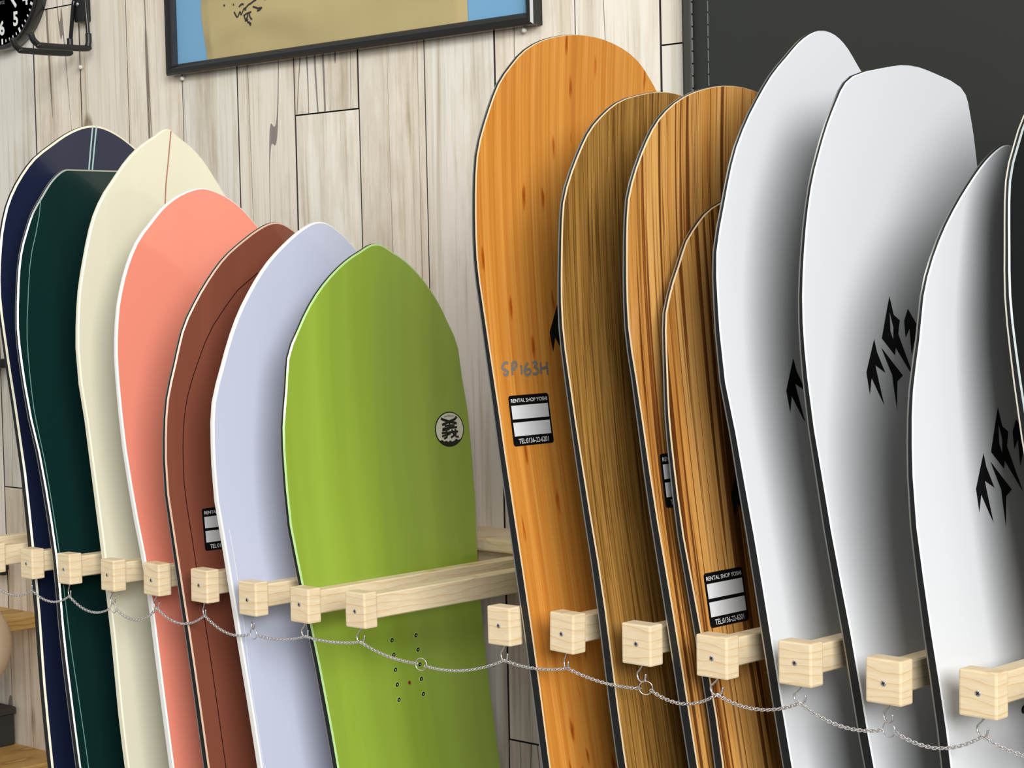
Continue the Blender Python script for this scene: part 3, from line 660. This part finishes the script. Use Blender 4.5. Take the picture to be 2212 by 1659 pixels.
# ---------------------------------------------------------------- wall clock
ccx, ccz = -2.727, 1.9785
ck = thing('wall_clock', 'round black wall clock with white numerals in the top left corner', 'clock', (ccx, YW, ccz))
bm = bmesh.new(); lathe(bm, [(.1060,0),(.1098,-.005),(.1108,-.012),(.1105,-.018),(.1090,-.0215),(.1060,-.0225),(.1038,-.021),(.1030,-.018)], 64, 'y'); obj('rim', bm, mat('clock_rim', (26,26,27), .25, coat=.3), ck, smooth=True)
bm = bmesh.new(); lathe(bm, [(.1032,-.004),(.1032,-.018),(.0001,-.018)], 64, 'y'); obj('face', bm, mat('clock_face', (76,78,79), .6), ck)
for n in range(1, 13):
    a = math.radians(n*30); r = .0780 if n not in (10,11,12) else .075; bm = text_mesh(str(n), .0290, .0011)
    for v in bm.verts: v.co = (v.co.x+r*math.sin(a), -.0184, v.co.y+r*math.cos(a))
    obj('numeral', bm, PRINTW, ck)
bm = bmesh.new()
for k in range(60):
    a = math.radians(k*6); major = k % 5 == 0; w = .0046 if major else .0026; l0, l1 = (.0932, .1018) if major else (.0952, .0996)
    d = Vector((math.sin(a), 0, math.cos(a))); s = Vector((math.cos(a), 0, -math.sin(a)))*w/2
    q = [bm.verts.new(d*l+s*g+Vector((0, -.0184, 0))) for l, g in ((l0,-1),(l1,-1),(l1,1),(l0,1))]; bm.faces.new(q)
obj('minute_track', bm, PRINTW, ck)
for nm, ang, ln, w in (('hour_hand', 137.5, .066, .0062), ('minute_hand', 212, .088, .0045)):
    bm = bmesh.new(); d = Vector((math.sin(math.radians(ang)), 0, math.cos(math.radians(ang))))
    tube(bm, [d*-.016+Vector((0,-.0205,0)), d*ln+Vector((0,-.0205,0))], w/2, 6)
    for v in bm.verts: v.co.y = -.0205+(v.co.y+.0205)*.25
    obj(nm, bm, PRINTW, ck)
bm = text_mesh('QUARTZ', .0068, 0)
for v in bm.verts: v.co = (v.co.x-.0035, -.0184, v.co.y-.0385)
obj('lettering', bm, mat('print_grey', (150,150,148), .6), ck)

# ---------------------------------------------------------------- black wall hook
wh = thing('wall_hook', 'black metal double wall hook beside the clock', 'hook', (-2.5345, YW, 1.93))
Lh = lambda x, y, z: (x+2.5345, y-YW, z-1.93)
obj('mount_plate', boxm(-.0185, .0185, -.010, 0, -.004, .20, bev=.003), BLACK, wh)
bm = boxm(-.0115, .0115, -.016, 0, -.040, .004, bev=.004); obj('mount_tongue', bm, BLACK, wh, (.008, 0, 0))
bm = bmesh.new(); lathe(bm, [(.0001,-.0185),(.0032,-.0178),(.0038,-.016)], 12, 'y'); obj('bolt', bm, DULL, wh, (.009, 0, -.014), True)
for s, xt, xb, zb in ((0, -2.5335, -2.5428, 1.8460), (1, -2.5035, -2.4952, 1.8485)):
    P = [Lh(xt, 1.714, 1.922), Lh(xt+(xb-xt)*.1, 1.712, 1.914), Lh(xb, 1.710, zb+.010), Lh(xb, 1.7085, zb+.0045), Lh(xb, 1.7035, zb), Lh(xb, 1.632, zb-.001), Lh(xb, 1.623, zb+.001), Lh(xb, 1.6165, zb+.0065), Lh(xb, 1.6125, zb+.0155)]
    bm = bmesh.new(); tube(bm, smoothpath(P, 5), .0031, 10); h = obj('hook_arm', bm, GLOSSBLACK, wh, smooth=True)
    P2 = [Lh(xb, 1.710, zb+.022)]+P[2:]
    bm = bmesh.new(); tube(bm, smoothpath(P2, 5), .0046, 12); obj('rubber_sleeve', bm, BLACK, h, smooth=True)

# ---------------------------------------------------------------- left edge: shelves and what is on them
sf = thing('wall_shelf', 'short pale wooden wall shelf at the left edge behind the navy board', 'shelf', (-2.95, YW, .96))
obj('shelf_board', boxm(-.30, .2552, -.13, 0, 0, .0195, bev=.001, seg=1), PLY, sf, (0, 0, .0177))
ct = thing('wooden_counter', 'low wooden counter top at the bottom left corner', 'counter', (-2.95, YW, 0))
obj('counter_top', boxm(-.35, .32, -.34, -.002, .752, .7825, bev=.002, seg=1), PLY, ct)
for x in (-.32, .28):
    for y in (-.32, -.04): obj('leg', boxm(x-.018, x+.018, y-.018, y+.018, 0, .753, bev=.002, seg=1), PLY, ct)
bxx = thing('storage_box', 'dark grey box standing on the wooden counter by the wall', 'box', (-2.865, 1.70, .7825))
obj('box_body', boxm(-.09, .0925, -.08, .02, 0, .050, bev=.004), mat('box_grey', (52,52,50), .7), bxx)
obj('box_lid', boxm(-.094, .0955, -.084, .022, .050, .0615, bev=.003), mat('lid_grey', (60,60,57), .7), bxx)
for z, x1, lab in ((1.0645, -2.7560, 'black wall bar end just below the rack arm at the left edge'), (1.3870, -2.7390, 'thin black wall bar end at the left edge beside the navy board')):
    br = thing('wall_bar', lab, 'bar', (x1, YW, z))
    hh = .0095 if z < 1.2 else .0075
    obj('bar', boxm(-.30, 0, -.034, -.022, -hh, hh, bev=.004), BLACK, br)
    for x in (-.04, -.26): obj('bar_bracket', boxm(x-.008, x+.008, -.024, 0, -.006, .006, bev=.001, seg=1), BLACK, br)
bl = thing('wooden_disc', 'cream and peach rounded disc poking in at the left edge in front of the shelf', 'disc', (-2.6262, 1.54, .7825))
bm = bmesh.new(); lathe(bm, [(.0001,-.040),(.034,-.038),(.058,-.029),(.073,-.013),(.0765,0),(.073,.013),(.058,.030),(.0001,.040)], 48, 'y'); d = obj('disc_body', bm, mat('peach_lacquer', (236,206,170), .45), bl, (0, 0, .2003), True); d.rotation_euler = (0, 0, math.radians(58))
obj('stand', boxm(-.010, .010, -.010, .010, 0, .14, bev=.002, seg=1), PLY, bl); obj('stand_foot', boxm(-.04, .04, -.035, .035, 0, .012, bev=.002, seg=1), PLY, bl)
